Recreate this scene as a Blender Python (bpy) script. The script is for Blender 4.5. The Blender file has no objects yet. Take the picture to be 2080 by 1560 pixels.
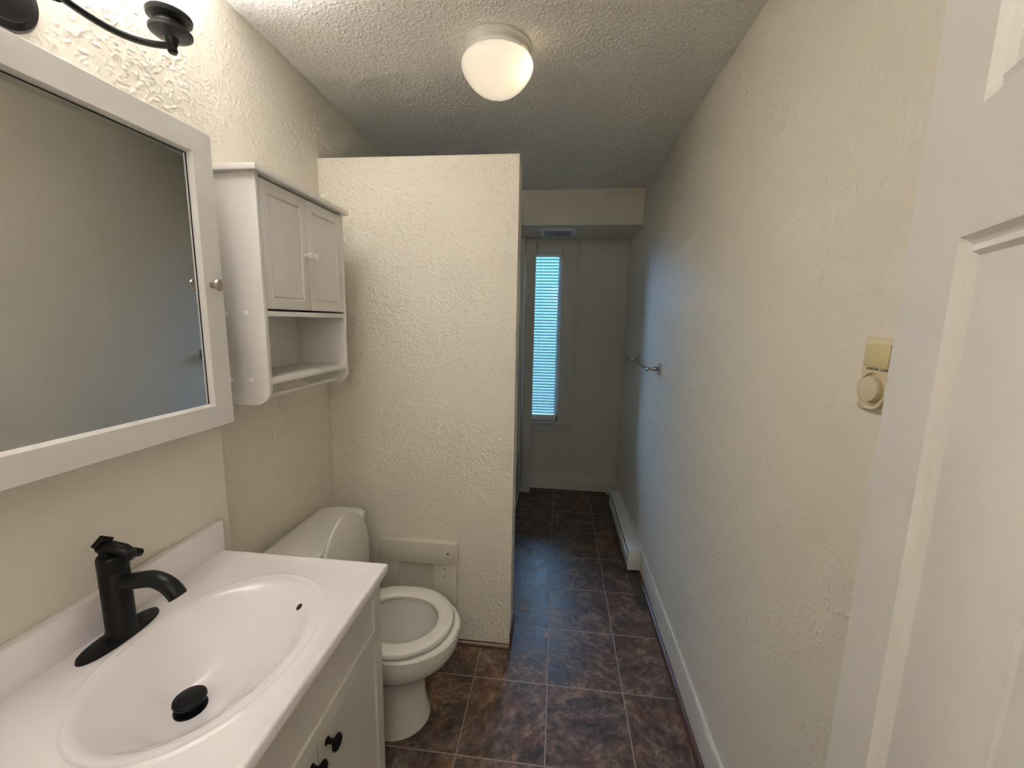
import bpy, bmesh, math, random
from mathutils import Vector, Matrix
random.seed(7)
S = bpy.context.scene
COL = S.collection
PI = math.pi

# ---------------------------------------------------------------- camera
F_PX, YAW, PITCH, ROLL = 835.0, 0.10768887747834269, -0.15257269680151964, 0.019403164288944504
CAM_H = 1.477366861471966
def camera():
    cy, sy = math.cos(YAW), math.sin(YAW)
    f = Vector((-sy*math.cos(PITCH), cy*math.cos(PITCH), math.sin(PITCH)))
    r = Vector((cy, sy, 0)); u = r.cross(f)
    c, s = math.cos(ROLL), math.sin(ROLL)
    r2 = c*r + s*u; u2 = -s*r + c*u
    m = Matrix(((r2.x, u2.x, -f.x, 0), (r2.y, u2.y, -f.y, 0), (r2.z, u2.z, -f.z, CAM_H), (0, 0, 0, 1)))
    cd = bpy.data.cameras.new('camera'); cd.sensor_width = 36; cd.lens = F_PX/2080*36
    cd.clip_start = 0.02; cd.clip_end = 200
    o = bpy.data.objects.new('camera', cd); COL.objects.link(o); o.matrix_world = m
    S.camera = o
camera()

# ---------------------------------------------------------------- world, daylight, exposure
w = bpy.data.worlds.new('sky'); S.world = w; w.use_nodes = True
wn = w.node_tree.nodes; bg = wn['Background']
bg.inputs[0].default_value = (0.13, 0.36, 0.50, 1); bg.inputs[1].default_value = 0.46
sun = bpy.data.lights.new('soft_daylight', 'SUN'); sun.energy = 7.0; sun.angle = math.radians(85)
sun.color = (0.36, 0.61, 1.0)
so = bpy.data.objects.new('soft_daylight', sun); COL.objects.link(so)
so.rotation_euler = Vector((0.60, -0.50, -0.66)).to_track_quat('-Z', 'Y').to_euler()
so.location = (-1, 6, 4)
hl = bpy.data.lights.new('added_hall_fill', 'POINT'); hl.energy = 2.4; hl.shadow_soft_size = 0.30; hl.color = (1.0, 0.96, 0.94)
ho = bpy.data.objects.new('added_hall_fill', hl); COL.objects.link(ho); ho.location = (0.10, -0.80, 2.1)  # added fill brightening the lower room from behind the camera, no known lamp
S.view_settings.view_transform = 'Standard'; S.view_settings.look = 'None'
S.view_settings.gamma = 1.0; S.view_settings.use_curve_mapping = False
S.view_settings.exposure = 2.85
S.cycles.use_denoising = True
S.cycles.max_bounces = 10; S.cycles.diffuse_bounces = 6; S.cycles.transmission_bounces = 8
S.cycles.sample_clamp_indirect = 4.0

# ---------------------------------------------------------------- material helpers
def mat(name, col, rough=0.5, metal=0.0, spec=0.5, coat=0.0):
    m = bpy.data.materials.new(name); m.use_nodes = True
    b = m.node_tree.nodes['Principled BSDF']
    b.inputs['Base Color'].default_value = (*col, 1); b.inputs['Roughness'].default_value = rough
    b.inputs['Metallic'].default_value = metal; b.inputs['Specular IOR Level'].default_value = spec
    b.inputs['Coat Weight'].default_value = coat
    return m
class NT:
    def __init__(s, m): s.t = m.node_tree; s.b = s.t.nodes['Principled BSDF']
    def n(s, typ, **k):
        nd = s.t.nodes.new(typ)
        for a, v in k.items(): setattr(nd, a, v)
        return nd
    def l(s, a, b): s.t.links.new(a, b)
    def coord(s): return s.n('ShaderNodeTexCoord').outputs['Object']
    def noise(s, vec, scale, detail=2, rough=0.5, dist=0.0):
        nd = s.n('ShaderNodeTexNoise'); s.l(vec, nd.inputs['Vector'])
        nd.inputs['Scale'].default_value = scale; nd.inputs['Detail'].default_value = detail
        nd.inputs['Roughness'].default_value = rough; nd.inputs['Distortion'].default_value = dist
        return nd.outputs['Fac']
    def math(s, op, a, b=None, c=None):
        nd = s.n('ShaderNodeMath', operation=op)
        for i, v in enumerate((a, b, c)):
            if v is None: continue
            if isinstance(v, (int, float)): nd.inputs[i].default_value = v
            else: s.l(v, nd.inputs[i])
        return nd.outputs[0]
    def smooth(s, v, lo, hi, o0=0.0, o1=1.0):
        nd = s.n('ShaderNodeMapRange', interpolation_type='SMOOTHSTEP'); s.l(v, nd.inputs['Value'])
        nd.inputs['From Min'].default_value = lo; nd.inputs['From Max'].default_value = hi
        nd.inputs['To Min'].default_value = o0; nd.inputs['To Max'].default_value = o1
        return nd.outputs['Result']
    def ramp(s, v, stops):
        nd = s.n('ShaderNodeValToRGB'); s.l(v, nd.inputs[0]); e = nd.color_ramp.elements
        while len(e) < len(stops): e.new(0.5)
        for k, (p, c) in enumerate(stops): e[k].position = p; e[k].color = (*c, 1)
        return nd.outputs[0]
    def mix(s, fac, a, b, mode='MIX'):
        nd = s.n('ShaderNodeMix', data_type='RGBA', blend_type=mode)
        if isinstance(fac, (int, float)): nd.inputs[0].default_value = fac
        else: s.l(fac, nd.inputs[0])
        for v, i in ((a, 6), (b, 7)):
            if isinstance(v, tuple): nd.inputs[i].default_value = (*v, 1)
            else: s.l(v, nd.inputs[i])
        return nd.outputs[2]
    def bump(s, h, strength, dist):
        nd = s.n('ShaderNodeBump'); s.l(h, nd.inputs['Height'])
        nd.inputs['Strength'].default_value = strength; nd.inputs['Distance'].default_value = dist
        s.l(nd.outputs[0], s.b.inputs['Normal'])

def wall_paint(name, col, amount=1.0, spec=0.35, rough=0.5):
    """cream paint over a skip-trowel texture"""
    m = mat(name, col, rough, spec=spec); t = NT(m); c = t.coord()
    h = t.math('ADD', t.math('MULTIPLY', t.noise(c, 230, 2), 0.12), t.math('MULTIPLY', t.noise(c, 26, 3), 0.5))
    t.bump(h, 0.8*amount, 0.0022)
    return m
def ceiling_mat():
    m = mat('popcorn_ceiling', (0.90, 0.88, 0.84), 0.75, spec=0.3); t = NT(m); c = t.coord()
    t.bump(t.noise(c, 320, 2), 0.5, 0.0012)
    return m
def floor_mat():
    m = mat('slate_tile', (0.1, 0.07, 0.05), 0.42, spec=0.4); t = NT(m); c = t.coord()
    sep = t.n('ShaderNodeSeparateXYZ'); t.l(c, sep.inputs[0])
    fx = t.math('DIVIDE', t.math('SUBTRACT', sep.outputs[0], 0.0076), 0.3048)
    fy = t.math('DIVIDE', t.math('SUBTRACT', sep.outputs[1], 3.0786), 0.3169)
    def edge(f): return t.math('SUBTRACT', 0.5, t.math('ABSOLUTE', t.math('SUBTRACT', t.math('FRACT', f), 0.5)))
    wob = t.math('MULTIPLY', t.math('SUBTRACT', t.noise(c, 35, 2), 0.5), 0.006)
    d = t.math('ADD', t.math('MINIMUM', edge(fx), edge(fy)), wob)
    grout = t.smooth(d, 0.0055, 0.0105, 1.0, 0.0)
    comb = t.n('ShaderNodeCombineXYZ'); t.l(t.math('FLOOR', fx), comb.inputs[0]); t.l(t.math('FLOOR', fy), comb.inputs[1])
    wn_ = t.n('ShaderNodeTexWhiteNoise', noise_dimensions='3D'); t.l(comb.outputs[0], wn_.inputs['Vector'])
    off = t.n('ShaderNodeVectorMath', operation='MULTIPLY_ADD')
    t.l(wn_.outputs['Color'], off.inputs[0]); off.inputs[1].default_value = (7, 7, 7); t.l(c, off.inputs[2])
    rot = t.n('ShaderNodeVectorRotate', rotation_type='Z_AXIS'); t.l(off.outputs[0], rot.inputs['Vector'])
    t.l(t.math('MULTIPLY', wn_.outputs['Value'], 6.28), rot.inputs['Angle'])
    st = t.n('ShaderNodeMapping'); t.l(rot.outputs[0], st.inputs['Vector']); st.inputs['Scale'].default_value = (1, 0.62, 1)
    n1 = t.noise(st.outputs[0], 13, 7, 0.66, 0.5)
    n2 = t.noise(st.outputs[0], 42, 8, 0.74, 0.5)
    n3 = t.noise(off.outputs[0], 5, 2)
    base = t.ramp(n1, [(0.30, (0.034, 0.025, 0.021)), (0.46, (0.088, 0.056, 0.040)), (0.60, (0.155, 0.104, 0.072)), (0.74, (0.25, 0.172, 0.115))])
    fleck = t.ramp(n2, [(0.36, (0.28, 0.26, 0.25)), (0.50, (0.92, 0.92, 0.92)), (0.66, (2.2, 2.1, 2.0))])
    colr = t.mix(0.85, base, fleck, 'MULTIPLY')
    warm = t.mix(t.smooth(n3, 0.42, 0.66), (0.86, 0.93, 1.06), (1.15, 0.98, 0.87))
    colr = t.mix(0.8, colr, warm, 'MULTIPLY')
    colr = t.mix(grout, colr, (0.255, 0.215, 0.18))
    t.l(colr, t.b.inputs['Base Color'])
    h = t.math('ADD', t.math('MULTIPLY', n2, 0.5), t.math('MULTIPLY', grout, -0.7))
    t.bump(h, 0.5, 0.0018)
    t.l(t.smooth(n1, 0.3, 0.8, 0.36, 0.55), t.b.inputs['Roughness'])
    return m
def grain_white(name, col):
    m = mat(name, col, 0.42, spec=0.4); t = NT(m); c = t.coord()
    mp = t.n('ShaderNodeMapping'); t.l(c, mp.inputs['Vector']); mp.inputs['Scale'].default_value = (1, 1, 0.05)
    t.bump(t.noise(mp.outputs[0], 260, 3), 0.25, 0.0008)
    return m
def emit(name, col, strength):
    m = bpy.data.materials.new(name); m.use_nodes = True; nt = m.node_tree; nt.nodes.clear()
    e = nt.nodes.new('ShaderNodeEmission'); o = nt.nodes.new('ShaderNodeOutputMaterial')
    e.inputs[0].default_value = (*col, 1); e.inputs[1].default_value = strength
    nt.links.new(e.outputs[0], o.inputs[0]); return m
def frosted(name, col, glow, strength, trans=0.75):
    """lit frosted lamp glass: translucent, softly glossy, glowing from its bulb"""
    m = bpy.data.materials.new(name); m.use_nodes = True; nt = m.node_tree; nt.nodes.clear()
    N = nt.nodes.new; L = nt.links.new
    tr = N('ShaderNodeBsdfTranslucent'); tr.inputs[0].default_value = (*col, 1)
    df = N('ShaderNodeBsdfDiffuse'); df.inputs[0].default_value = (*col, 1)
    gl = N('ShaderNodeBsdfGlossy'); gl.inputs['Roughness'].default_value = 0.28
    mx = N('ShaderNodeMixShader'); mx.inputs[0].default_value = 1-trans; L(tr.outputs[0], mx.inputs[1]); L(df.outputs[0], mx.inputs[2])
    fr = N('ShaderNodeFresnel'); fr.inputs[0].default_value = 1.45
    m2 = N('ShaderNodeMixShader'); L(fr.outputs[0], m2.inputs[0]); L(mx.outputs[0], m2.inputs[1]); L(gl.outputs[0], m2.inputs[2])
    e = N('ShaderNodeEmission'); e.inputs[0].default_value = (*glow, 1); e.inputs[1].default_value = strength
    ad = N('ShaderNodeAddShader'); L(m2.outputs[0], ad.inputs[0]); L(e.outputs[0], ad.inputs[1])
    o = N('ShaderNodeOutputMaterial'); L(ad.outputs[0], o.inputs[0]); return m
def pane_glass():
    m = bpy.data.materials.new('window_glass'); m.use_nodes = True; nt = m.node_tree; nt.nodes.clear()
    N = nt.nodes.new; L = nt.links.new
    tr = N('ShaderNodeBsdfTransparent'); tr.inputs[0].default_value = (0.92, 0.96, 0.97, 1)
    gl = N('ShaderNodeBsdfGlossy'); gl.inputs['Roughness'].default_value = 0.02
    fr = N('ShaderNodeFresnel'); mx = N('ShaderNodeMixShader'); L(fr.outputs[0], mx.inputs[0]); L(tr.outputs[0], mx.inputs[1]); L(gl.outputs[0], mx.inputs[2])
    o = N('ShaderNodeOutputMaterial'); L(mx.outputs[0], o.inputs[0]); return m
def slat_mat():
    m = bpy.data.materials.new('blind_vinyl'); m.use_nodes = True; nt = m.node_tree; nt.nodes.clear()
    N = nt.nodes.new; L = nt.links.new
    tr = N('ShaderNodeBsdfTranslucent'); tr.inputs[0].default_value = (0.8, 0.84, 0.84, 1)
    df = N('ShaderNodeBsdfDiffuse'); df.inputs[0].default_value = (0.8, 0.82, 0.82, 1)
    mx = N('ShaderNodeMixShader'); mx.inputs[0].default_value = 0.65; L(tr.outputs[0], mx.inputs[1]); L(df.outputs[0], mx.inputs[2])
    o = N('ShaderNodeOutputMaterial'); L(mx.outputs[0], o.inputs[0]); return m

M = dict(
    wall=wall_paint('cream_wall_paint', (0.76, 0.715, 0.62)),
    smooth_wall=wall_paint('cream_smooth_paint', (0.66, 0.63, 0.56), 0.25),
    ceil=ceiling_mat(), floor=floor_mat(),
    trim=mat('painted_trim', (0.64, 0.62, 0.56), 0.42), stub=mat('painted_board', (0.66, 0.62, 0.52), 0.45),
    door=mat('door_paint', (0.78, 0.75, 0.71), 0.38),
    brown=mat('brown_quarter_round', (0.085, 0.04, 0.024), 0.35),
    gap=mat('dark_subfloor', (0.05, 0.036, 0.028), 0.8),
    white=mat('white_lacquer', (0.74, 0.72, 0.69), 0.36), grain=grain_white('white_grain_door', (0.74, 0.72, 0.70)),
    mframe=mat('mirror_frame_white', (0.72, 0.70, 0.67), 0.4),
    mirror=mat('mirror_glass', (0.76, 0.77, 0.76), 0.03, 1.0),
    vanity=mat('vanity_paint', (0.66, 0.63, 0.57), 0.4),
    marble=mat('cultured_marble', (0.90, 0.86, 0.875), 0.13, spec=0.5, coat=0.35),
    porcelain=mat('porcelain', (0.74, 0.73, 0.67), 0.12, spec=0.5, coat=0.4),
    seat=mat('seat_plastic', (0.72, 0.70, 0.63), 0.22),
    water=mat('bowl_water', (0.42, 0.42, 0.40), 0.03),
    black=mat('matte_black_metal', (0.005, 0.005, 0.0055), 0.36, 0.0, 0.22),
    bronze=mat('dark_bronze', (0.010, 0.009, 0.010), 0.36, 0.0, 0.35),
    nickel=mat('brushed_nickel', (0.52, 0.48, 0.44), 0.2, 1.0),
    chrome=mat('chrome', (0.55, 0.55, 0.56), 0.12, 1.0),
    hole=mat('hole_shadow', (0.012, 0.011, 0.010), 0.9),
    heater=mat('heater_enamel', (0.70, 0.69, 0.66), 0.4), dark=mat('dark_gap', (0.006, 0.006, 0.007), 0.8),
    almond=mat('almond_plastic', (0.66, 0.585, 0.40), 0.35), almond2=mat('yellowed_plastic', (0.58, 0.50, 0.27), 0.4),
    dial=mat('dial_plastic', (0.64, 0.56, 0.40), 0.35),
    ink=mat('black_ink', (0.03, 0.03, 0.025), 0.6),
    pan=mat('lamp_pan_white', (0.70, 0.68, 0.63), 0.35),
    fiberglass=mat('tub_fiberglass', (0.70, 0.70, 0.67), 0.2),
    vent=mat('vent_plastic', (0.86, 0.86, 0.85), 0.4),
    vinyl=slat_mat(), pane=pane_glass(), blindrail=mat('blind_rail', (0.78, 0.80, 0.80), 0.4),
    screw=mat('screw_cap', (0.78, 0.77, 0.74), 0.35),
)

# ---------------------------------------------------------------- mesh helpers
def smooth_flag(bm, ang=35):
    for f in bm.faces: f.smooth = True
    for e in bm.edges:
        if len(e.link_faces) == 2 and e.calc_face_angle(0) > math.radians(ang): e.smooth = False
def obj(name, bm, m, root=None, shade=True, label=None):
    bmesh.ops.recalc_face_normals(bm, faces=bm.faces)
    if shade: smooth_flag(bm)
    me = bpy.data.meshes.new(name); bm.to_mesh(me); bm.free()
    mm = M[m] if isinstance(m, str) else m
    me.materials.append(mm)
    o = bpy.data.objects.new(name, me); COL.objects.link(o)
    if root is not None:
        p = root
        while p.parent: p = p.parent
        me.transform(Matrix.Translation(-p.location)); o.parent = root
    if label: o['label'] = label
    return o
def struct(name, bm, m, label=None, cat=None):
    o = obj(name, bm, m); o['kind'] = 'structure'
    if label: o['label'] = label
    if cat: o['category'] = cat
    return o
def thing(name, loc, label, cat, group=None):
    o = bpy.data.objects.new(name, None); o.location = loc; COL.objects.link(o); o.empty_display_size = 0.05
    o['label'] = label; o['category'] = cat
    if group: o['group'] = group
    return o
def box(bm, a, b, bev=0.0, seg=2):
    x0, y0, z0 = (min(a[i], b[i]) for i in range(3)); x1, y1, z1 = (max(a[i], b[i]) for i in range(3))
    r = bmesh.ops.create_cube(bm, size=1.0)['verts']
    for v in r: v.co = Vector(((x0+x1)/2+v.co.x*(x1-x0), (y0+y1)/2+v.co.y*(y1-y0), (z0+z1)/2+v.co.z*(z1-z0)))
    if bev > 0:
        es = list({e for v in r for e in v.link_edges})
        bmesh.ops.bevel(bm, geom=es, offset=bev, segments=seg, affect='EDGES', profile=0.5)
    return bm
def B(a, b, bev=0.0, seg=2): return box(bmesh.new(), a, b, bev, seg)
def boxes(*ab, bev=0.0):
    bm = bmesh.new()
    for a, b in ab: box(bm, a, b, bev)
    return bm
def basis(ax):
    ax = Vector(ax).normalized(); t = Vector((0, 0, 1)) if abs(ax.z) < 0.9 else Vector((1, 0, 0))
    u = t.cross(ax).normalized(); return u, ax.cross(u), ax
def lathe(bm, org, ax, prof, n=32, sx=1.0, sy=1.0, cap=True):
    """profile of (radius, distance along axis)"""
    u, v, a = basis(ax); org = Vector(org); rings = []
    for r, h in prof:
        rings.append([bm.verts.new(org+a*h+u*(r*sx*math.cos(2*PI*k/n))+v*(r*sy*math.sin(2*PI*k/n))) for k in range(n)])
    for A, Bq in zip(rings, rings[1:]):
        for k in range(n): bm.faces.new((A[k], A[(k+1) % n], Bq[(k+1) % n], Bq[k]))
    if cap:
        if prof[0][0] > 1e-5: bm.faces.new(rings[0][::-1])
        if prof[-1][0] > 1e-5: bm.faces.new(rings[-1])
    bmesh.ops.remove_doubles(bm, verts=bm.verts, dist=1e-6)
    return bm
def LA(*a, **k): return lathe(bmesh.new(), *a, **k)
def tube(bm, pts, rad, n=12, cap=True):
    pts = [Vector(p) for p in pts]; rads = rad if isinstance(rad, (list, tuple)) else [rad]*len(pts)
    rings = []; u = None
    for i, p in enumerate(pts):
        d = (pts[min(i+1, len(pts)-1)]-pts[max(i-1, 0)]).normalized()
        if u is None: u, _, _ = basis(d)
        u = (u-d*u.dot(d)).normalized(); v = d.cross(u)
        rings.append([bm.verts.new(p+(u*math.cos(2*PI*k/n)+v*math.sin(2*PI*k/n))*rads[i]) for k in range(n)])
    for A, Bq in zip(rings, rings[1:]):
        for k in range(n): bm.faces.new((A[k], A[(k+1) % n], Bq[(k+1) % n], Bq[k]))
    if cap: bm.faces.new(rings[0][::-1]); bm.faces.new(rings[-1])
    return bm
def TU(*a, **k): return tube(bmesh.new(), *a, **k)
def prism(bm, poly, axis, lo, hi, bev=0.0):
    """polygon extruded along axis; poly holds the other two coords in order"""
    def P(q, h):
        if axis == 'x': return (h, q[0], q[1])
        if axis == 'y': return (q[0], h, q[1])
        return (q[0], q[1], h)
    a = [bm.verts.new(P(q, lo)) for q in poly]; b = [bm.verts.new(P(q, hi)) for q in poly]
    n = len(poly); fs = [bm.faces.new(a[::-1]), bm.faces.new(b)]
    for k in range(n): fs.append(bm.faces.new((a[k], a[(k+1) % n], b[(k+1) % n], b[k])))
    bmesh.ops.recalc_face_normals(bm, faces=fs)
    if bev:
        es = list(fs[0].edges)+list(fs[1].edges)
        bmesh.ops.bevel(bm, geom=es, offset=bev, segments=2, affect='EDGES', profile=0.5)
    return bm
def PR(*a, **k): return prism(bmesh.new(), *a, **k)
def loft(bm, rings, cap0=True, cap1=True):
    R = [[bm.verts.new(p) for p in r] for r in rings]; n = len(R[0])
    for A, Bq in zip(R, R[1:]):
        for k in range(n): bm.faces.new((A[k], A[(k+1) % n], Bq[(k+1) % n], Bq[k]))
    if cap0: bm.faces.new(R[0][::-1])
    if cap1: bm.faces.new(R[-1])
    return bm
def rrect(cx, cy, hx, hy, r, z, n=6):
    out = []
    for sx, sy, a0 in ((1, 1, 0), (-1, 1, 90), (-1, -1, 180), (1, -1, 270)):
        for k in range(n+1):
            a = math.radians(a0+90*k/n)
            out.append((cx+sx*(hx-r)+r*math.cos(a), cy+sy*(hy-r)+r*math.sin(a), z))
    return out

# ---------------------------------------------------------------- the room
XR, XL, XV = 0.55, -0.985, -0.94         # right wall, recessed left wall, built-out vanity wall
ZC, YB, YP0, YP1 = 2.375, 3.475, 1.668, 1.798
YS = 1.035                               # where the built-out wall ends
YH = -1.3                                # hallway behind the camera
struct('floor', B((XL-.12, YH-.1, -.08), (XR+.12, YB+.12, 0)), 'floor')
import numpy as np
def relief(nx, ny, d, rng, sets, patch=None):
    """height field of sprayed lumps or trowel flecks; sets of (count, radius range, height range, stretch range)"""
    K = 8; P = K+2; H = np.zeros((nx+2*P, ny+2*P)); g = np.arange(-K, K+1)
    if patch:
        q = rng.random((int(nx*d/patch)+3, int(ny*d/patch)+3))
    for n_, r0, r1, h0, h1, s0, s1 in sets:
        px = rng.uniform(0, nx-1, n_); py = rng.uniform(0, ny-1, n_)
        r = rng.uniform(r0, r1, n_)/d; h = rng.uniform(h0, h1, n_); st = rng.uniform(s0, s1, n_); an = rng.uniform(0, PI, n_)
        if patch:
            fx, fy = px*d/patch, py*d/patch; ix, iy = fx.astype(int), fy.astype(int); fx -= ix; fy -= iy
            v = (q[ix, iy]*(1-fx)+q[ix+1, iy]*fx)*(1-fy)+(q[ix, iy+1]*(1-fx)+q[ix+1, iy+1]*fx)*fy
            keep = rng.random(n_) < np.clip((v-.30)/.42, .10, 1)
            px, py, r, h, st, an = (a[keep] for a in (px, py, r, h, st, an))
        for a, b, rr, hh, s_, t_ in zip(px, py, r, h, st, an):
            ia, ib = int(a), int(b); X = (g+ia-a)[:, None]; Y = (g+ib-b)[None, :]
            c, w_ = math.cos(t_), math.sin(t_); u = (X*c+Y*w_)/s_; v = (-X*w_+Y*c)*(s_ if s1 < 1.5 else 1)
            k = hh*np.clip(1-(u*u+v*v)/(rr*rr), 0, 1)**.6
            sl = H[ia+P-K:ia+P+1+K, ib+P-K:ib+P+1+K]; np.maximum(sl, k, out=sl)
    H = H[P:P+nx, P:P+ny]
    H[0] = H[-1] = 0; H[:, 0] = H[:, -1] = 0
    return H
def sheet_wall(name, m, o, u, v, nrm, ul, vl_, d, seed, sets, patch, boxes_, off=0.0006):
    """wall made of plain boxes whose visible face carries a relief sheet"""
    rng = np.random.default_rng(seed); nx, ny = int(ul/d)+1, int(vl_/d)+1
    H = relief(nx, ny, d, rng, sets, patch)
    o, u, v, nrm = (np.array(a, float) for a in (o, u, v, nrm))
    XX, YY = np.meshgrid(np.linspace(0, ul, nx), np.linspace(0, vl_, ny), indexing='ij')
    edge = np.full((nx, ny), off); edge[0] = edge[-1] = 0; edge[:, 0] = edge[:, -1] = 0
    V = (o+XX[..., None]*u+YY[..., None]*v+(H+edge)[..., None]*nrm).reshape(-1, 3)
    idx = np.arange(nx*ny).reshape(nx, ny)
    q4 = (idx[:-1, :-1], idx[1:, :-1], idx[1:, 1:], idx[:-1, 1:])
    if np.dot(np.cross(u, v), nrm) < 0: q4 = q4[::-1]
    Fq = np.stack(q4, -1).reshape(-1, 4); nrel = len(Fq)
    for a, b in boxes_:
        bx = B(a, b); bx.verts.index_update(); n0 = len(V)
        V = np.concatenate([V, np.array([w_.co[:] for w_ in bx.verts])])
        Fq = np.concatenate([Fq, np.array([[w_.index for w_ in f.verts] for f in bx.faces])+n0]); bx.free()
    me = bpy.data.meshes.new(name); me.vertices.add(len(V)); me.vertices.foreach_set('co', V.ravel().astype('f4'))
    me.loops.add(Fq.size); me.loops.foreach_set('vertex_index', Fq.ravel().astype('i4'))
    me.polygons.add(len(Fq)); me.polygons.foreach_set('loop_start', (np.arange(len(Fq))*4).astype('i4'))
    me.update(calc_edges=True)
    sm = np.zeros(len(Fq), dtype=bool); sm[:nrel] = True; me.polygons.foreach_set('use_smooth', sm)
    me.materials.append(M[m]); ob = bpy.data.objects.new(name, me); COL.objects.link(ob); ob['kind'] = 'structure'
    return ob
POP = ((46000, .0022, .0040, .0020, .0044, .7, 1.4), (40000, .0014, .0024, .0012, .0027, .7, 1.4))
def flecks(area, k=1.0, h=1.0):
    return ((int(9000*area*k), .0019, .0032, .0013*h, .0029*h, 1.6, 4.0), (int(9000*area*k), .0016, .0030, .0010*h, .0024*h, 1.0, 2.2))
sheet_wall('ceiling', 'ceil', (XL-.01, -.12, ZC), (1, 0, 0), (0, 1, 0), (0, 0, -1), 1.555, 3.14, .0026, 11, POP, None,
           [((XL-.12, YH-.1, ZC+.0005), (XR+.12, YB+.12, ZC+.08))])
sheet_wall('wall_right', 'wall', (XR, .35, .13), (0, 1, 0), (0, 0, 1), (-1, 0, 0), 2.2, ZC-.13, .0027, 21, flecks(4.9, .6, .6), .22,
           [((XR, YH-.1, 0), (XR+.12, YB+.12, ZC))])
sheet_wall('wall_left', 'wall', (XL, YS-.01, .6), (0, 1, 0), (0, 0, 1), (1, 0, 0), YP0-YS+.6, ZC-.6, .0026, 22, flecks(2.2, .9, .8), .2,
           [((XL-.12, YS, 0), (XL, YB+.12, ZC))])
sheet_wall('wall_left_vanity', 'wall', (XV, .25, 1.80), (0, 1, 0), (0, 0, 1), (1, 0, 0), YS-.252, ZC-1.80, .0021, 23, flecks(.45, 1.3, .9), .25,
           [((XL-.12, -.1, 0), (XV, YS, ZC))])
sheet_wall('wall_partition', 'wall', (XL, YP0, .02), (1, 0, 0), (0, 0, 1), (0, -1, 0), -.170-XL, 2.082, .0023, 24, flecks(1.7, 1.1, .85), .2,
           [((XL, YP0, 0), (-.168, YP1, 2.106))])
WX0, WX1, WZ0, WZ1 = -.45, .02, .63, 2.03   # window opening in the far wall
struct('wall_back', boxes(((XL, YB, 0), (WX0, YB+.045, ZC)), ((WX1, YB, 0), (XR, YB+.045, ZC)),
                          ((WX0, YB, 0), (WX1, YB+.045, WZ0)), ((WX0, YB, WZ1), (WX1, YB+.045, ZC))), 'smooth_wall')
sheet_wall('wall_soffit', 'wall', (XL, 3.005, 2.143), (1, 0, 0), (0, 0, 1), (0, -1, 0), XR-XL, ZC-2.143, .003, 25, flecks(.36, 1.0, .8), .2,
           [((XL, 3.005, 2.14), (XR, YB, ZC))])
struct('wall_front', boxes(((XV-.02, -.22, 0), (-.56, -.1, ZC)), ((.20, -.22, 0), (XR, -.1, ZC)), ((-.56, -.22, 2.06), (.20, -.1, ZC))), 'wall')
struct('wall_hall', boxes(((XL-.12, YH-.1, 0), (XR, YH, ZC)), ((XL-.12, YH, 0), (XL, -.1, ZC))), 'wall')
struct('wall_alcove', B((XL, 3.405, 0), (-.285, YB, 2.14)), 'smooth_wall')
struct('trim_alcove', B((-.279, 3.40, 0), (-.196, YB, 2.105), 0.003), 'trim')
# baseboards and quarter rounds
def quarter(a, b, into, r=0.02):
    """quarter round along the floor from a to b, bulging towards 'into'"""
    a = Vector((*a, 0)); b = Vector((*b, 0)); n = Vector((*into, 0)); bm = bmesh.new(); rings = []
    for p in (a, b):
        ring = [p]
        for k in range(7):
            t = PI/2*k/6; ring.append(p+n*(r*math.cos(t))+Vector((0, 0, r*math.sin(t))))
        rings.append(ring)
    return loft(bm, rings)
struct('baseboard_right', PR([(XR, 0), (XR-.013, 0), (XR-.013, .132), (XR-.008, .14), (XR, .14)], 'y', -.1, YB), 'trim')
struct('baseboard_back', PR([(YB, 0), (YB-.013, 0), (YB-.013, .147), (YB-.008, .155), (YB, .155)], 'x', -.196, XR-.013), 'trim')
struct('trim_quarter_round_right', quarter((XR-.013, -.1), (XR-.013, 2.32), (-1, 0)), 'brown')
struct('trim_quarter_round_back', quarter((-.196, YB-.013), (XR-.085, YB-.013), (0, -1)), 'brown')
struct('trim_quarter_round_partition', quarter((-.44, YP0), (-.168, YP0), (0, -1), .018), 'brown')
struct('trim_partition_end', B((-.168, YP0-.018, 0), (-.160, YP1, .075), .002), 'brown')
struct('trim_floor_patch', B((.470, 2.05, 0), (.518, 2.335, .003)), 'gap')

# ---------------------------------------------------------------- window and blind
wf = thing('window_1', (-.2, YB, WZ0), 'tall narrow window with white painted casing in far wall', 'window'); wf['kind'] = 'structure'
yc = YB-.008
obj('casing', boxes(((WX1, yc, WZ0), (.145, YB, 2.10)), ((-.195, yc, 2.03), (WX1, YB, 2.10)), ((-.195, yc-.003, 2.10), (.15, YB, 2.139)), bev=.002), 'trim', wf)
obj('casing_edge', B((.145, YB-.014, WZ0-.005), (.157, YB, 2.139), .003), 'trim', wf)
obj('window_stool', B((-.195, YB-.045, WZ0-.025), (.152, YB+.03, WZ0), .004), 'trim', wf)
obj('apron', B((-.195, yc, WZ0-.11), (.137, YB, WZ0-.025), .002), 'trim', wf)
fy = YB+.012
obj('sash', boxes(((WX0, fy, WZ0), (WX0+.03, fy+.03, WZ1)), ((WX1-.03, fy, WZ0), (WX1, fy+.03, WZ1)), ((WX0, fy, WZ0), (WX1, fy+.03, WZ0+.05)),
                  ((WX0, fy, WZ1-.03), (WX1, fy+.03, WZ1))), 'trim', wf)
obj('pane', B((WX0+.028, fy+.013, WZ0+.048), (WX1-.028, fy+.017, WZ1-.028)), 'pane', wf)
bl = thing('window_blind', (-.2, YB, WZ1), 'white mini blind with half open slats hanging in the far window', 'blind')
by = YB-.006; bx0, bx1 = WX0+.008, WX1-.012
obj('headrail', B((bx0, by-.013, WZ1-.035), (bx1, by+.013, WZ1-.008), .002), 'blindrail', bl)
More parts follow.
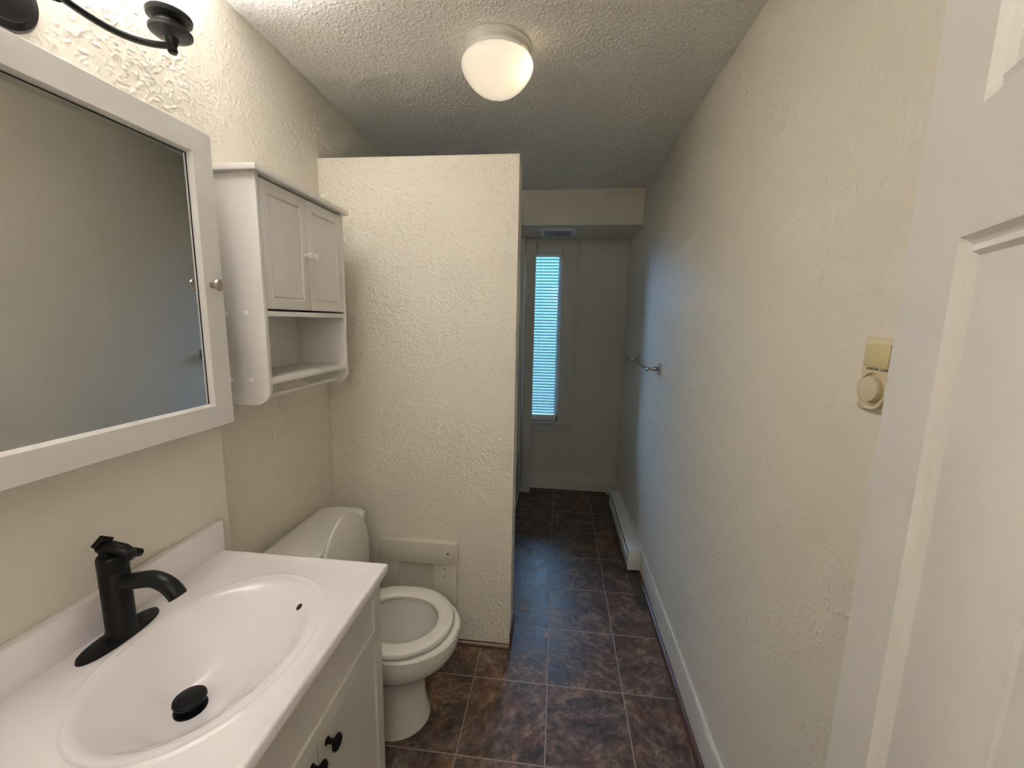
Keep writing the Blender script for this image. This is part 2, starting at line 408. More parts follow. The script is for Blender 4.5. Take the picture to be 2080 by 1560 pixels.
NS = 53; pitch = (1.975-.705)/(NS-1)
def slat(z):
    bm = bmesh.new(); rings = []
    tilt = math.radians(30)
    for x in (bx0, bx1):
        top, bot = [], []
        for k in range(7):
            s = -1+2*k/6; d = s*.0125; cv = .0022*(1-s*s)
            y = by+d*math.cos(tilt)-cv*math.sin(tilt); zz = z+d*math.sin(tilt)+cv*math.cos(tilt)
            top.append((x, y, zz+.0003)); bot.append((x, y, zz-.0003))
        rings.append(top+bot[::-1])
    return loft(bm, rings)
for k in range(NS): obj('slat', slat(.705+k*pitch), 'vinyl', bl)
obj('bottom_rail', B((bx0, by-.012, .636), (bx1, by+.012, .688), .003), 'blindrail', bl)
for x in (bx0+.06, -.155):
    obj('ladder_cord', TU([(x, by-.0155, .66), (x, by-.0155, WZ1-.03)], .0011, 6), 'blindrail', bl)
obj('tilt_wand', TU([(bx1-.004, by-.019, .70), (bx1-.004, by-.019, WZ1-.03)], .0036, 8), 'vinyl', bl)  # wand run full height to give a bright line of light beside the slats

# ---------------------------------------------------------------- exhaust vent in the soffit
vt = thing('ceiling_vent', (-.03, 3.22, 2.14), 'white square fan grille set in the underside of the soffit', 'vent')
vx0, vx1, vy0, vy1 = -.165, .11, 3.085, 3.36
bm = bmesh.new()
loft(bm, [rrect((vx0+vx1)/2, (vy0+vy1)/2, (vx1-vx0)/2, (vy1-vy0)/2, .02, 2.14), rrect((vx0+vx1)/2, (vy0+vy1)/2, (vx1-vx0)/2, (vy1-vy0)/2, .02, 2.132),
          rrect((vx0+vx1)/2, (vy0+vy1)/2, (vx1-vx0)/2-.022, (vy1-vy0)/2-.022, .015, 2.122), rrect((vx0+vx1)/2, (vy0+vy1)/2, (vx1-vx0)/2-.03, (vy1-vy0)/2-.03, .015, 2.126)])
obj('cover', bm, 'vent', vt)
obj('opening', B((vx0+.035, vy0+.035, 2.124), (vx1-.035, vy1-.035, 2.127)), 'dark', vt, label='dark slots')
for k in range(24):
    x = vx0+.037+k*(vx1-vx0-.074)/23
    obj('louver', B((x-.0023, vy0+.033, 2.119), (x+.0023, vy1-.033, 2.127)), 'vent', vt)

# ---------------------------------------------------------------- door standing open on the right
def door():
    th = .035; W_ = .66; H0, H1 = .012, 2.03
    us = [0, .1155, .287, .373, .545, W_]; zs = [H0, .24, .74, .88, 1.558, 1.668, 1.90, H1]
    bm = bmesh.new()
    def face(y):
        g = [[bm.verts.new((u, y, z)) for z in zs] for u in us]; out = []
        for i in range(len(us)-1):
            for j in range(len(zs)-1):
                f = bm.faces.new((g[i][j], g[i+1][j], g[i+1][j+1], g[i][j+1]))
                if i in (1, 3) and j in (1, 3, 5): out.append(f)
        return g, out
    g0, p0 = face(0); g1, p1 = face(th)
    loop0 = [g0[i][0] for i in range(6)]+[g0[5][j] for j in range(1, 8)]+[g0[i][7] for i in range(4, -1, -1)]+[g0[0][j] for j in range(6, 0, -1)]
    loop1 = [g1[i][0] for i in range(6)]+[g1[5][j] for j in range(1, 8)]+[g1[i][7] for i in range(4, -1, -1)]+[g1[0][j] for j in range(6, 0, -1)]
    for k in range(len(loop0)):
        n = (k+1) % len(loop0); bm.faces.new((loop0[k], loop0[n], loop1[n], loop1[k]))
    bmesh.ops.recalc_face_normals(bm, faces=bm.faces)
    for t, d in ((.004, -.005), (.004, -.002), (.006, .003), (.004, -.0045), (.003, 0.0), (.012, .0045)):
        bmesh.ops.inset_individual(bm, faces=p0+p1, thickness=t, depth=d, use_even_offset=True)
    o = obj('door_1', bm, 'door'); o['kind'] = 'structure'
    a = math.radians(20); ex = Vector((-math.sin(a), -math.cos(a), 0)); ey = Vector((math.cos(a), -math.sin(a), 0))
    E_ = Vector((.5934, .8049, 0))*.66
    o.matrix_world = Matrix(((ex.x, ey.x, 0, E_.x), (ex.y, ey.y, 0, E_.y), (0, 0, 1, 0), (0, 0, 0, 1)))
    o['label'] = 'white panelled door standing open at the right edge'
    return o
door()

# ---------------------------------------------------------------- vanity cabinet
vc = thing('vanity_cabinet', (-.69, .67, 0), 'white painted vanity cabinet with shaker doors under the sink top', 'cabinet')
CY0, CY1 = .362, .978; CXF = -.475
bm = boxes(((XV, CY1-.016, 0), (CXF, CY1, .795)), ((XV, CY0, 0), (CXF, CY0+.016, .795)), ((XV, CY0, .09), (CXF, CY1, .105)),
           ((XV, CY0, .09), (XV+.008, CY1, .78)), ((CXF-.055, CY0, 0), (CXF-.04, CY1, .09)), ((CXF-.016, CY0, .60), (CXF, CY1, .64)), ((CXF-.016, CY0, .775), (CXF, CY1, .795)))
obj('carcass', bm, 'vanity', vc)
def shaker(x, y0, y1, z0, z1, rail, th=.018):
    bm = bmesh.new(); box(bm, (x-th, y0, z0), (x, y1, z1))
    bm.faces.ensure_lookup_table()
    f = max(bm.faces, key=lambda f: f.calc_center_median().x)
    bmesh.ops.inset_individual(bm, faces=[f], thickness=rail, depth=0); bmesh.ops.inset_individual(bm, faces=[f], thickness=.002, depth=-.006)
    return bm
DX = CXF+.0185
obj('drawer_front', shaker(DX, CY0+.002, CY1-.002, .616, .782, .05), 'vanity', vc)
def vanity_knob(y, z, root):
    return obj('knob', LA((DX-.0005, y, z), (1, 0, 0), [(.0085, 0), (.0085, .002), (.0055, .004), (.0055, .013), (.009, .017), (.0165, .021), (.0168, .024), (.0135, .028), (.006, .030), (.0, .0305)], n=28), 'black', root, label='black knob')
for y0, y1, ky in ((.672, CY1-.002, .702), (CY0+.002, .668, .647)):
    d = obj('door', shaker(DX, y0, y1, .10, .612, .05), 'vanity', vc); vanity_knob(ky, .588, d)

# ---------------------------------------------------------------- vanity top with moulded sink
vt_ = thing('sink_countertop', (-.69, .67, .80), 'glossy white moulded sink top with oval basin on the vanity cabinet', 'sink')
TX0, TX1, TY0, TY1, TZ = -.94, -.436, .352, .988, .82
def counter():
    bm = bmesh.new(); n = 96
    cx, cy, rx, ry = -.660, .668, .176, .230
    rings = []
    dx, dy, depth, er = -.702, .640, .120, .024
    def sst(v, a, b):
        v = min(1, max(0, (v-a)/(b-a))); return v*v*(3-2*v)
    N_ = 400; cum = [0.0]
    for i in range(N_):
        q = (i+.5)/N_; cum.append(cum[-1]+sst(q, .02, .17)*(1-sst(q, .60, .98)))
    ts = [0, .02, .04, .06, .08, .10, .12, .14, .17, .2, .25, .3, .36, .42, .48, .54, .6, .66, .72, .78, .84, .9, .95, 1]
    for e_, h in ((.014, 0), (.010, .0005), (.006, .0022), (.003, .0019)):
        rings.append([bm.verts.new((cx+(rx+e_)*math.cos(2*PI*k/n), cy+(ry+e_)*math.sin(2*PI*k/n), TZ+h)) for k in range(n)])
    for t in ts:
        h = -depth*cum[int(t*N_)]/cum[-1]
        ccx, ccy = cx+(dx-cx)*t, cy+(dy-cy)*t; a = rx+(er-rx)*t; b = ry+(er-ry)*t
        rings.append([bm.verts.new((ccx+a*math.cos(2*PI*k/n), ccy+b*math.sin(2*PI*k/n), TZ+h)) for k in range(n)])
    for A, Bq in zip(rings, rings[1:]):
        for k in range(n): bm.faces.new((A[k], A[(k+1) % n], Bq[(k+1) % n], Bq[k]))
    bm.faces.new(rings[-1])
    # flat deck out to the rectangle: project rays to the outline, corners snapped
    def outline(inset, z):
        x0, x1, y0, y1 = TX0, TX1-inset, TY0+inset, TY1-inset
        out = []
        for k in range(n):
            c, s = math.cos(2*PI*k/n), math.sin(2*PI*k/n)
            tx = ((x1-cx) if c > 0 else (x0-cx))/c if abs(c) > 1e-9 else 1e9
            ty = ((y1-cy) if s > 0 else (y0-cy))/s if abs(s) > 1e-9 else 1e9
            t = min(tx, ty); out.append(Vector((cx+c*t, cy+s*t, z)))
        for X in (x0, x1):
            for Y in (y0, y1):
                i = min(range(n), key=lambda i: (out[i]-Vector((X, Y, z))).length); out[i] = Vector((X, Y, z))
        return [bm.verts.new(p) for p in out]
    prev = rings[0]
    seq = [(.016, TZ), (.012, TZ+.0012), (.006, TZ+.0014), (.0022, TZ-.0008), (.0, TZ-.005), (.0, TZ-.024), (.003, TZ-.0265)]
    for ins, z in seq:
        cur = outline(ins, z)
        for k in range(n): bm.faces.new((prev[k], cur[k], cur[(k+1) % n], prev[(k+1) % n]))
        prev = cur
    return bm
obj('basin_deck', counter(), 'marble', vt_)
obj('backsplash', B((TX0, TY0, TZ-.004), (-.918, TY1+.004, TZ+.086), .004, 3), 'marble', vt_)
obj('overflow_hole', LA((-.5803, .8157, .8033), (-.415, -.431, .801), [(.0075, -.001), (.0075, .0012), (.0, .0012)], n=20), 'hole', vt_, label='small dark overflow hole')
# pop-up drain
dr = thing('drain_stopper', (-.702, .640, .7002), 'round black pop-up drain stopper at the bottom of the basin', 'drain')
obj('flange', LA((-.702, .640, .6998), (0, 0, 1), [(.0285, 0), (.0285, .003), (.024, .0045), (.0, .0045)], n=40), 'black', dr)
obj('stem', LA((-.702, .640, .7040), (0, 0, 1), [(.020, 0), (.020, .014)], n=24), 'black', dr)
obj('cap', LA((-.702, .640, .717), (0, 0, 1), [(.024, 0), (.0275, .001), (.029, .004), (.028, .008), (.022, .0095), (.0, .0100)], n=40), 'black', dr)

# ---------------------------------------------------------------- faucet
fc = thing('bathroom_faucet', (-.874, .671, .8212), 'matte black single hole faucet on an oval deck plate behind the basin', 'faucet')
FX, FY, FZ = -.874, .671, .8205
bm = bmesh.new(); rings = []
for z, s in ((0, 1.0), (.003, 1.0), (.0065, .96), (.0072, .90)):
    rings.append([(FX+math.cos(2*PI*k/48)*.0275*s, FY-.004+(abs(math.sin(2*PI*k/48))**.8*math.copysign(1, math.sin(2*PI*k/48)))*.079*(.5+.5*s), FZ+z) for k in range(48)])
loft(bm, rings); obj('deck_plate', bm, 'black', fc)
obj('body', LA((FX, FY, FZ+.006), (0, 0, 1), [(.0275, 0), (.0275, .006), (.0245, .012), (.0245, .138), (.0238, .139), (.0238, .141), (.0248, .142), (.0248, .168), (.0225, .172), (0, .1725)], n=36), 'black', fc)
sp = []
for k in range(5): sp.append((FX+.012+k*.016, FY, FZ+.118+k*.0035))
c0 = Vector(sp[-1])
for k in range(1, 11):
    a = math.radians(12-72*k/10); p = Vector(sp[-1]) + Vector((math.cos(a), 0, math.sin(a)))*.0075; sp.append(tuple(p))
obj('spout', TU(sp, [.0162]*5+[.016, .016, .016, .016, .016, .016, .016, .016, .016, .016], 20), 'black', fc)
bm = bmesh.new()
tube(bm, [(FX-.010, FY-.001, FZ+.172), (FX-.010, FY-.001, FZ+.186)], [.013, .012], 16)
tube(bm, [(FX-.022, FY-.006, FZ+.192), (FX-.004, FY, FZ+.194), (FX+.016, FY+.008, FZ+.184), (FX+.036, FY+.014, FZ+.170)], [.008, .013, .0135, .010], 14)
tube(bm, [(FX-.020, FY-.014, FZ+.198), (FX-.014, FY-.002, FZ+.211), (FX-.004, FY+.008, FZ+.204)], [.006, .0085, .006], 10)
tube(bm, [(FX+.030, FY+.003, FZ+.180), (FX+.034, FY+.014, FZ+.178), (FX+.034, FY+.026, FZ+.170)], [.007, .0095, .008], 10)
obj('handle', bm, 'black', fc)
obj('screw_cap', LA((FX+.0215, FY-.0115, FZ+.112), (.88, -.47, 0), [(.0025, 0), (.0025, .001), (0, .0011)], n=12), 'chrome', fc, label='small bright set screw')

# ---------------------------------------------------------------- mirror cabinet
MX, MZ0, MZ1, MY0, MY1 = -.838, 1.205, 1.892, .355, .955
mc = thing('mirror_cabinet', (-.88, .655, MZ0), 'white framed mirror cabinet on the wall above the sink', 'mirror cabinet')
obj('case', B((XV, MY0+.012, MZ0+.012), (MX-.022, MY1-.012, MZ1-.012), .002), 'mframe', mc)
def mframe():
    bm = bmesh.new(); fw = .053
    def ring(i, x): return [bm.verts.new((x, y, z)) for y, z in ((MY0+i, MZ0+i), (MY1-i, MZ0+i), (MY1-i, MZ1-i), (MY0+i, MZ1-i))]
    R = [ring(0, MX-.02), ring(0, MX-.001), ring(.001, MX), ring(fw-.001, MX), ring(fw, MX-.001), ring(fw+.004, MX-.011), ring(fw+.004, MX-.0145), ring(fw+.02, MX-.0145), ring(fw+.02, MX-.02)]
    for A, Bq in zip(R, R[1:]+R[:1]):
        for k in range(4): bm.faces.new((A[k], A[(k+1) % 4], Bq[(k+1) % 4], Bq[k]))
    return bm
dfr = obj('door_frame', mframe(), 'mframe', mc)
obj('mirror', B((MX-.0142, MY0+.055, MZ0+.055), (MX-.0125, MY1-.055, MZ1-.055)), 'mirror', mc)
obj('mirror_edge', boxes(((MX-.0141, MY1-.0595, MZ0+.0565), (MX-.0118, MY1-.0575, MZ1-.0565)), ((MX-.0141, MY0+.0575, MZ1-.0595), (MX-.0118, MY1-.0575, MZ1-.0575))), 'dark', mc, label='dark gap along the glass edge')
obj('knob', LA((MX-.0005, .922, 1.548), (1, 0, 0), [(.007, 0), (.007, .003), (.0042, .005), (.0042, .012), (.008, .015), (.0135, .018), (.0145, .021), (.0125, .025), (.0055, .0275), (0, .028)], n=28), 'nickel', mc, label='brushed nickel knob')

hinge = Matrix.Translation(Vector((MX-.02, MY0, 0))-mc.location)
for o in mc.children:
    if o.name.split('.')[0] != 'case': o.data.transform(hinge @ Matrix.Rotation(math.radians(-1.2), 4, 'Z') @ hinge.inverted())   # the door stands slightly ajar

# ---------------------------------------------------------------- wall cabinet over the toilet
WCX, WY0, WY1 = -.785, 1.040, 1.475
wc = thing('wall_cabinet', (-.885, 1.257, 1.23), 'white two door wall cabinet with open shelf hung over the toilet', 'cabinet')
def side_poly():
    p = [(XL+.002, 1.842), (WCX, 1.842), (WCX, 1.275)]
    for k in range(1, 9):
        a = PI/2*k/8; p.append((WCX-.05*(1-math.cos(a)), 1.275-.045*math.sin(a)))
    p += [(XL+.06, 1.228), (XL+.03, 1.232), (XL+.002, 1.245)]
    return p
for y0 in (WY0, WY1-.013):
    sd = obj('side_panel', PR(side_poly(), 'y', y0, y0+.013, .001), 'white', wc)
    if y0 == WY0:
        for x, z in ((-.838, 1.484), (-.898, 1.484), (-.838, 1.300), (-.898, 1.300)):
            obj('screw_cap', LA((x, WY0+.0005, z), (0, -1, 0), [(.008, 0), (.0078, .0022), (.005, .005), (0, .0058)], n=20), 'screw', sd)
obj('top_board', B((XL+.002, WY0-.018, 1.842), (WCX+.016, WY1+.018, 1.858), .002), 'white', wc)
obj('middle_shelf', B((XL+.012, WY0+.013, 1.476), (WCX-.002, WY1-.013, 1.491), .001), 'white', wc)
obj('bottom_shelf', B((XL+.012, WY0+.013, 1.288), (WCX-.001, WY1-.013, 1.304), .001), 'white', wc)
obj('back_panel', boxes(((XL+.004, WY0+.013, 1.288), (XL+.010, WY1-.013, 1.84)), ((XL+.004, WY0+.013, 1.235), (XL+.010, WY0+.04, 1.29))), 'white', wc)
obj('towel_rod', TU([(WCX-.036, WY0+.012, 1.250), (WCX-.036, WY1-.012, 1.250)], .0062, 14), 'white', wc)
def panel_door(y0, y1):
    bm = bmesh.new(); box(bm, (WCX-.016, y0, 1.497), (WCX-.001, y1, 1.834), .001)
    f = max(bm.faces, key=lambda f: f.calc_center_median().x*10+f.calc_area())
    bmesh.ops.inset_individual(bm, faces=[f], thickness=.040, depth=0)
    bmesh.ops.inset_individual(bm, faces=[f], thickness=.004, depth=-.0065)
    bmesh.ops.inset_individual(bm, faces=[f], thickness=.006, depth=.0045)
    return bm
ym = (WY0+WY1)/2
for y0, y1, ky in ((WY0+.0155, ym-.0012, ym-.016), (ym+.0012, WY1-.0155, ym+.016)):
    d = obj('door', panel_door(y0, y1), 'grain', wc)
    obj('knob', LA((WCX-.0015, ky, 1.664), (1, 0, 0), [(.0075, 0), (.006, .003), (.0055, .008), (.009, .011), (.0115, .016), (.0105, .021), (.006, .0245), (0, .0255)], n=24), 'white', d)

# ---------------------------------------------------------------- vanity light
LY, LX, LZ = .655, -.812, 1.978
vl = thing('vanity_light', (XV, LY, 2.0), 'dark bronze wall light with curved arms and white glass shades above the mirror cabinet', 'wall light')
obj('backplate', LA((XV, LY, 2.003), (1, 0, 0), [(.066, 0), (.066, .006), (.062, .012), (.052, .015), (.050, .019), (.044, .022), (.016, .026), (0, .026)], n=48), 'bronze', vl)
obj('hub', TU([(XV+.022, LY, 2.003), (XV+.06, LY, 1.998), (LX-.03, LY, 1.985), (LX, LY, LZ)], [.012, .010, .009, .011], 16), 'bronze', vl)
shade_m = frosted('vanity_shade_glass', (0.9, 0.9, 0.9), (0.96, 0.97, 1.0), 0.13, 0.003)
bulb_v = emit('vanity_bulb', (1.0, 0.97, 0.965), 265.0)
for s in (1, -1):
    pts = []
    for k in range(15):
        t = k/14; pts.append((LX, LY+s*.205*t, LZ-.006*math.sin(PI*t)+.047*t**2.2))
    obj('arm', TU(pts, .0062, 12), 'bronze', vl)
    cy = LY+s*.205; cz = LZ+.047
    h = obj('lamp_holder', LA((LX, cy, cz-.017), (0, 0, 1), [(0, 0), (.007, .002), (.0095, .008), (.008, .014), (.0105, .020), (.013, .030), (.030, .033), (.037, .038), (.0375, .043), (.033, .048), (.027, .051), (.026, .057), (.031, .061), (.038, .064), (.0395, .070), (.037, .076), (.033, .078), (0, .078)], n=40), 'bronze', vl)
    z0 = cz+.055
    prof = [(.034, 0), (.046, .004), (.058, .018), (.066, .040), (.070, .065), (.072, .090), (.0735, .100), (.0705, .100), (.069, .088), (.067, .064), (.063, .040), (.055, .019), (.044, .008), (.034, .004)]
    bm = bmesh.new(); lathe(bm, (LX, cy, z0), (0, 0, 1), prof+[prof[0]], n=48, cap=False)
    obj('glass_shade', bm, shade_m, vl, label='white glass shade')
    obj('bulb', LA((LX, cy, z0+.010), (0, 0, 1), [(.012, 0), (.014, .008), (.024, .024), (.027, .036), (.022, .048), (.012, .055), (0, .057)], n=24), bulb_v, h)

# ---------------------------------------------------------------- ceiling light
CX, CY = -.232, 1.503
cl = thing('ceiling_light', (CX, CY, ZC), 'lit mushroom shaped frosted ceiling light in white stepped pan', 'ceiling light')
obj('pan', LA((CX, CY, ZC), (0, 0, -1), [(.113, 0), (.1145, .004), (.1145, .010), (.108, .014), (.107, .023), (.108, .026), (.107, .030), (.101, .034), (.0995, .052), (.095, .052), (.094, .012), (0, .012)], n=64), 'pan', cl)
globe_m = frosted('ceiling_globe_glass', (0.86, 0.84, 0.78), (1.0, 0.94, 0.84), 0.03, 0.75)
gp = [(.090, .036), (.106, .040), (.116, .047), (.1205, .058), (.119, .069), (.112, .084), (.101, .100), (.085, .118), (.064, .134), (.040, .145), (.018, .150), (0, .151)]
bm = bmesh.new(); lathe(bm, (CX, CY, ZC), (0, 0, -1), gp, n=64, cap=False)
obj('globe', bm, globe_m, cl, label='frosted white glass globe')
bulb_c = emit('ceiling_bulb', (1.0, 0.80, 0.52), 0.85)
obj('bulb', LA((CX+.042, CY-.014, ZC-.064), (1, -.22, -.14), [(.012, 0), (.014, .01), (.026, .028), (.029, .04), (.024, .054), (.010, .062), (0, .063)], n=24), bulb_c, cl)
for s, a in ((0, 200), (1, 320), (2, 80)):
    a = math.radians(a)
    obj('thumb_screw', TU([(CX+.096*math.cos(a), CY+.096*math.sin(a), ZC-.044), (CX+.112*math.cos(a), CY+.112*math.sin(a), ZC-.037)], .003, 8), 'nickel', cl)

# ---------------------------------------------------------------- toilet
TYc = 1.302
tl = thing('toilet', (-.62, TYc, 0), 'white toilet with raised lid between the vanity and the partition wall', 'toilet')
def egg(cx, front, back, half, z, n=56, dx=0):
    out = []
    for k in range(n):
        a = 2*PI*k/n; c, s = math.cos(a), math.sin(a)
        L = front if c > 0 else back
        cc = math.copysign(abs(c)**(.95 if c > 0 else .72), c); ss = math.copysign(abs(s)**(1.0 if c > 0 else .8), s)
        out.append((cx+L*cc, TYc+half*ss, z))
    return out
bm = bmesh.new()
outer = [egg(-.560, .130, .185, .112, 0), egg(-.560, .128, .183, .110, .015), egg(-.562, .118, .182, .100, .06), egg(-.562, .115, .182, .096, .11), egg(-.562, .118, .185, .098, .16), egg(-.562, .130, .195, .108, .20),
         egg(-.555, .150, .20, .126, .235), egg(-.540, .178, .205, .150, .265), egg(-.530, .196, .20, .166, .29), egg(-.526, .206, .20, .176, .32), egg(-.524, .210, .20, .180, .35), egg(-.524, .210, .20, .180, .372), egg(-.524, .204, .196, .174, .380)]
inner = [egg(-.524, .15, .15, .125, .380), egg(-.524, .146, .146, .122, .370), egg(-.524, .15, .15, .126, .345), egg(-.528, .14, .145, .118, .30), egg(-.535, .115, .13, .100, .25), egg(-.55, .08, .10, .075, .20), egg(-.56, .05, .06, .05, .17)]
loft(bm, outer+inner)
obj('bowl', bm, 'porcelain', tl)
obj('water', loft(bmesh.new(), [egg(-.548, .078, .098, .073, .203), egg(-.548, .078, .098, .073, .205)]), 'water', tl, label='still water in the bowl')
bm = bmesh.new(); box(bm, (-.95, TYc-.11, .24), (-.69, TYc+.11, .378), .02, 3); obj('tank_shelf', bm, 'porcelain', tl)
bm = bmesh.new()
loft(bm, [rrect(-.860, TYc, .088, .195, .045, .36), rrect(-.860, TYc, .090, .205, .045, .39), rrect(-.858, TYc, .093, .222, .045, .55), rrect(-.857, TYc, .094, .228, .045, .664)])
obj('tank', bm, 'porcelain', tl)
bm = bmesh.new()
loft(bm, [rrect(-.857, TYc, .096, .236, .05, .660), rrect(-.857, TYc, .102, .244, .055, .664), rrect(-.857, TYc, .103, .246, .055, .682), rrect(-.857, TYc, .100, .243, .053, .692), rrect(-.857, TYc, .092, .235, .048, .697), rrect(-.857, TYc, .07, .21, .04, .698)])
obj('tank_lid', bm, 'porcelain', tl)
def seat_ring():
    bm = bmesh.new()
    R = [egg(-.53, .188, .20, .172, .384), egg(-.53, .190, .20, .176, .388), egg(-.53, .191, .20, .177, .396), egg(-.53, .188, .197, .174, .402), egg(-.53, .180, .19, .166, .4055),
         egg(-.53, .150, .16, .134, .406), egg(-.53, .140, .15, .124, .403), egg(-.53, .134, .146, .118, .396), egg(-.53, .134, .146, .118, .386)]
    V = [[bm.verts.new(p) for p in r] for r in R]; n = len(V[0])
    for A, Bq in zip(V, V[1:]+V[:1]):
        for k in range(n): bm.faces.new((A[k], A[(k+1) % n], Bq[(k+1) % n], Bq[k]))
    return bm
obj('seat', seat_ring(), 'seat', tl)
def lid():
    bm = bmesh.new(); R = []
    for off, sc in ((0, .965), (.003, 1.0), (.012, 1.0), (.017, .97), (.019, .90)):
        ring = []
        for k in range(56):
            a = 2*PI*k/56; c, s = math.cos(a), math.sin(a)
            L = .195 if c > 0 else .175
            cc = math.copysign(abs(c)**(.95 if c > 0 else .75), c); ss = math.copysign(abs(s)**(1.12 if c > 0 else .85), s)
            up = L*cc*sc; hw = .164*ss*sc
            ring.append((-.714-.010*(up+.175)/.37-off, TYc-.006+hw, .590+up))
        R.append(ring)
    return loft(bm, R)
obj('lid', lid(), 'seat', tl, label='raised oval lid leaning on the tank')
for s in (-1, 1): obj('hinge', TU([(-.722, TYc+s*.075-.02, .402), (-.722, TYc+s*.075+.02, .402)], .013, 14), 'seat', tl)

# ---------------------------------------------------------------- access panel on the partition
ap = thing('access_panel', (-.59, YP0, 0), 'cream painted board access panel low on the partition behind the toilet', 'access panel')
py = YP0
obj('top_rail', B((-.77, py-.029, .402), (-.408, py, .502), .002), 'stub', ap)
obj('stile', B((-.77, py-.019, 0), (-.678, py, .402), .0015), 'stub', ap)
obj('stile', B((-.516, py-.019, 0), (-.412, py, .402), .0015), 'stub', ap)
obj('inset_board', B((-.678, py-.004, 0), (-.516, py, .402)), 'stub', ap)
for x, z, d, r in ((-.447, .455, .029, .0042), (-.733, .462, .029, .002), (-.464, .374, .019, .0026), (-.464, .340, .019, .0026)):
    obj('nail_hole', LA((x, py-d+.0005, z), (0, -1, 0), [(r, 0), (r, .0012), (0, .0012)], n=14), 'hole', ap)

# ---------------------------------------------------------------- towel bar
tb = thing('towel_bar', (XR, 2.555, 1.238), 'brushed metal towel bar mounted on the right wall', 'towel bar')
for y in (2.25, 2.86):
    pl = bmesh.new()
    prism(pl, [(y+dx_, 1.238+dz_) for dx_, dz_ in ((-.021, -.024), (-.012, -.031), (.012, -.031), (.021, -.024), (.021, .024), (.012, .031), (-.012, .031), (-.021, .024))], 'x', XR-.009, XR, .0025)
    obj('mounting_plate', pl, 'chrome', tb)
    obj('post', LA((XR-.008, y, 1.238), (-1, 0, 0), [(.016, 0), (.011, .004), (.009, .007), (.013, .014), (.0135, .020), (.009, .030), (.0062, .040), (.0065, .046), (.010, .049), (.0125, .056), (.0125, .062), (.009, .069), (0, .0715)], n=24), 'chrome', tb)
obj('bar', TU([(XR-.067, 2.25, 1.238), (XR-.067, 2.86, 1.238)], .0075, 16), 'chrome', tb)

# ---------------------------------------------------------------- baseboard heater
bh = thing('baseboard_heater', (.50, 2.74, 0), 'white electric baseboard heater along the foot of the right wall', 'heater')
HY0, HY1, HX0, HX1 = 2.325, 3.20, .464, XR-.0135
obj('top_cover', PR([(HX1, .030), (HX1, .146), (HX0+.010, .146), (HX0, .140), (HX0, .128), (HX0+.003, .128), (HX0+.003, .138), (HX0+.011, .143), (HX1-.003, .143), (HX1-.003, .030)], 'y', HY0+.004, HY1), 'heater', bh)
obj('front_panel', PR([(HX0-.003, .030), (HX0-.004, .086), (HX0+.008, .094), (HX0+.010, .092), (HX0-.001, .084), (HX0+.001, .030)], 'y', HY0+.03, HY1), 'heater', bh)
obj('heating_element', B((HX0+.012, HY0+.02, .035), (HX1-.004, HY1-.01, .136)), 'dark', bh, label='dark interior behind the slot')
obj('end_cap', PR([(HX0-.003, .026), (HX0-.004, .100), (HX0-.001, .143), (HX0+.009, .147), (HX1, .147), (HX1, .020), (HX0+.02, .020)], 'y', HY0, HY0+.006, .001), 'heater', bh)
obj('end_box', PR([(HX0-.003, .026), (HX0-.004, .100), (HX0-.001, .143), (HX0+.009, .147), (HX1, .147), (HX1, .020), (HX0+.02, .020)], 'y', HY1, HY1+.006, .001), 'heater', bh)
obj('bent_tab', PR([(HX0-.003, .026), (HX0+.006, .044), (HX0+.016, .022)], 'y', HY0-.006, HY0-.004), 'heater', bh)
for y in (HY0+.01, HY1-.03): obj('foot', B((HX0+.02, y, 0), (HX1, y+.02, .032)), 'dark', bh)

# ---------------------------------------------------------------- wall timer control
tm = thing('wall_timer_control', (XR, .757, 1.335), 'almond plastic wall control with a round dial beside the open door', 'wall control')
ty0, ty1, tz0, tz1 = .722, .793, 1.337, 1.461
obj('plate', B((XR-.010, ty0, tz0), (XR, ty1, tz1), .003), 'almond', tm)
obj('blank_insert', B((XR-.0125, ty0+.010, 1.412), (XR-.009, ty1-.006, 1.450), .001), 'almond2', tm, label='yellowed blank insert')
bm = bmesh.new(); lathe(bm, (XR-.0098, .757, 1.372), (-1, 0, 0), [(.0335, 0), (.0335, .004), (.032, .006), (.0295, .005), (.0285, .0006), (.0, .0006)], n=48); obj('dial_ring', bm, 'almond', tm)
obj('dial', LA((XR-.0102, .757, 1.374), (-1, 0, 0), [(.021, 0), (.0222, .005), (.0222, .008), (.021, .0105), (.014, .012), (0, .0125)], n=48), 'dial', tm)
obj('pointer', B((XR-.0205, .7555, 1.3515), (XR-.0105, .7585, 1.357), .0005), 'dial', tm)
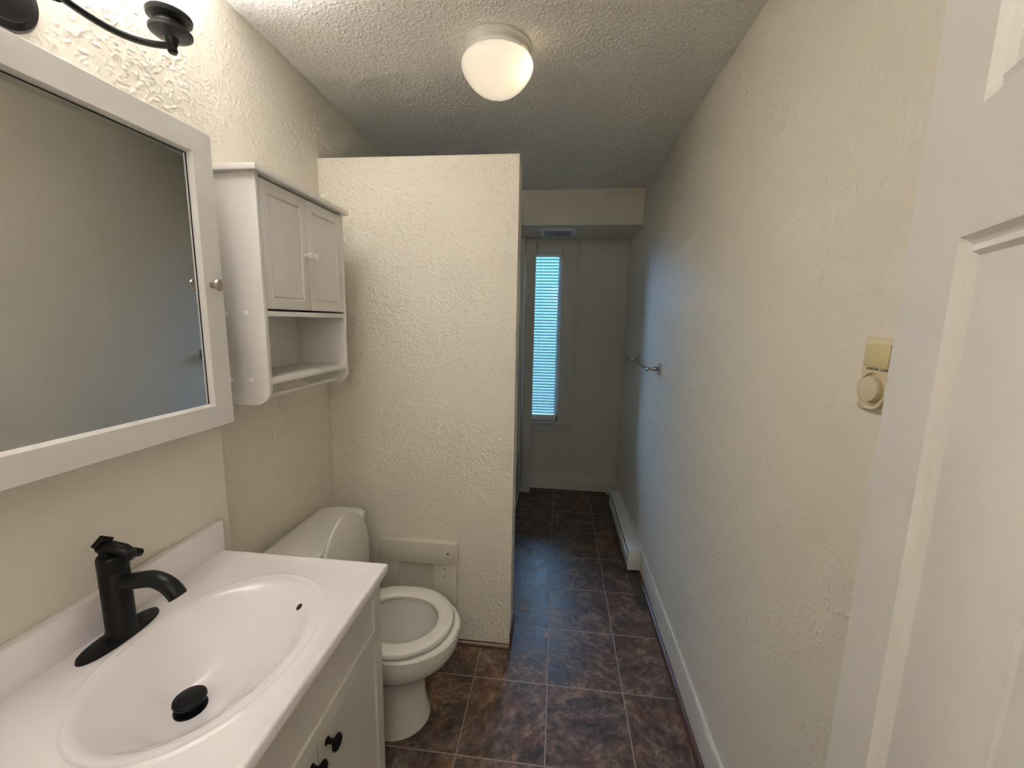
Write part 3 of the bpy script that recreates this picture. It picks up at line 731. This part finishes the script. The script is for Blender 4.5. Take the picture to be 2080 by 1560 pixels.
def text(body, size, loc, root):
    cu = bpy.data.curves.new('lettering', 'FONT'); cu.body = body; cu.size = size; cu.extrude = .0002; cu.align_x = 'CENTER'
    o = bpy.data.objects.new('lettering', cu); COL.objects.link(o); dg = bpy.context.evaluated_depsgraph_get()
    me = bpy.data.meshes.new_from_object(o.evaluated_get(dg)); bpy.data.objects.remove(o)
    me.transform(Matrix.Translation(Vector(loc)-root.location) @ Matrix(((0, 0, -1, 0), (-1, 0, 0, 0), (0, 1, 0, 0), (0, 0, 0, 1))))
    me.materials.append(M['ink']); q = bpy.data.objects.new('lettering', me); COL.objects.link(q); q.parent = root
    q['label'] = 'small black lettering'; return q
text('COMFORT ZONE', .0063, (XR-.0103, .757, 1.4055), tm)

# ---------------------------------------------------------------- bathtub and surround
bt = thing('bathtub', (-.64, 2.60, 0), 'white bathtub behind the partition wall', 'bathtub')
ax0, ax1, ay0, ay1, az = XL+.012, -.291, YP1+.004, 3.39, .367
bm = bmesh.new(); cxm, cym = (ax0+ax1)/2, (ay0+ay1)/2; hx, hy = (ax1-ax0)/2, (ay1-ay0)/2
loft(bm, [rrect(cxm, cym, hx, hy, .01, 0), rrect(cxm, cym, hx, hy, .01, az-.045), rrect(cxm, cym, hx, hy, .012, az-.012), rrect(cxm, cym, hx-.005, hy-.003, .012, az-.002), rrect(cxm, cym, hx-.012, hy-.006, .015, az),
          rrect(cxm, cym, hx-.06, hy-.06, .12, az), rrect(cxm, cym, hx-.075, hy-.08, .12, az-.02), rrect(cxm, cym, hx-.11, hy-.16, .12, .10), rrect(cxm, cym, hx-.14, hy-.2, .12, .07)])
obj('tub_shell', bm, 'fiberglass', bt)
obj('caulk_line', B((ax1-.002, ay0, 0), (ax1+.006, ay1, .008), .002), 'white', bt, label='pale caulk bead along the floor')
struct('trim_tub_surround_end', B((XL+.008, 3.393, az+.001), (-.286, 3.405, 1.905), .003), 'fiberglass')
struct('trim_tub_surround_side', B((XL, YP1+.004, az+.001), (XL+.008, 3.393, 1.905), .002), 'fiberglass')
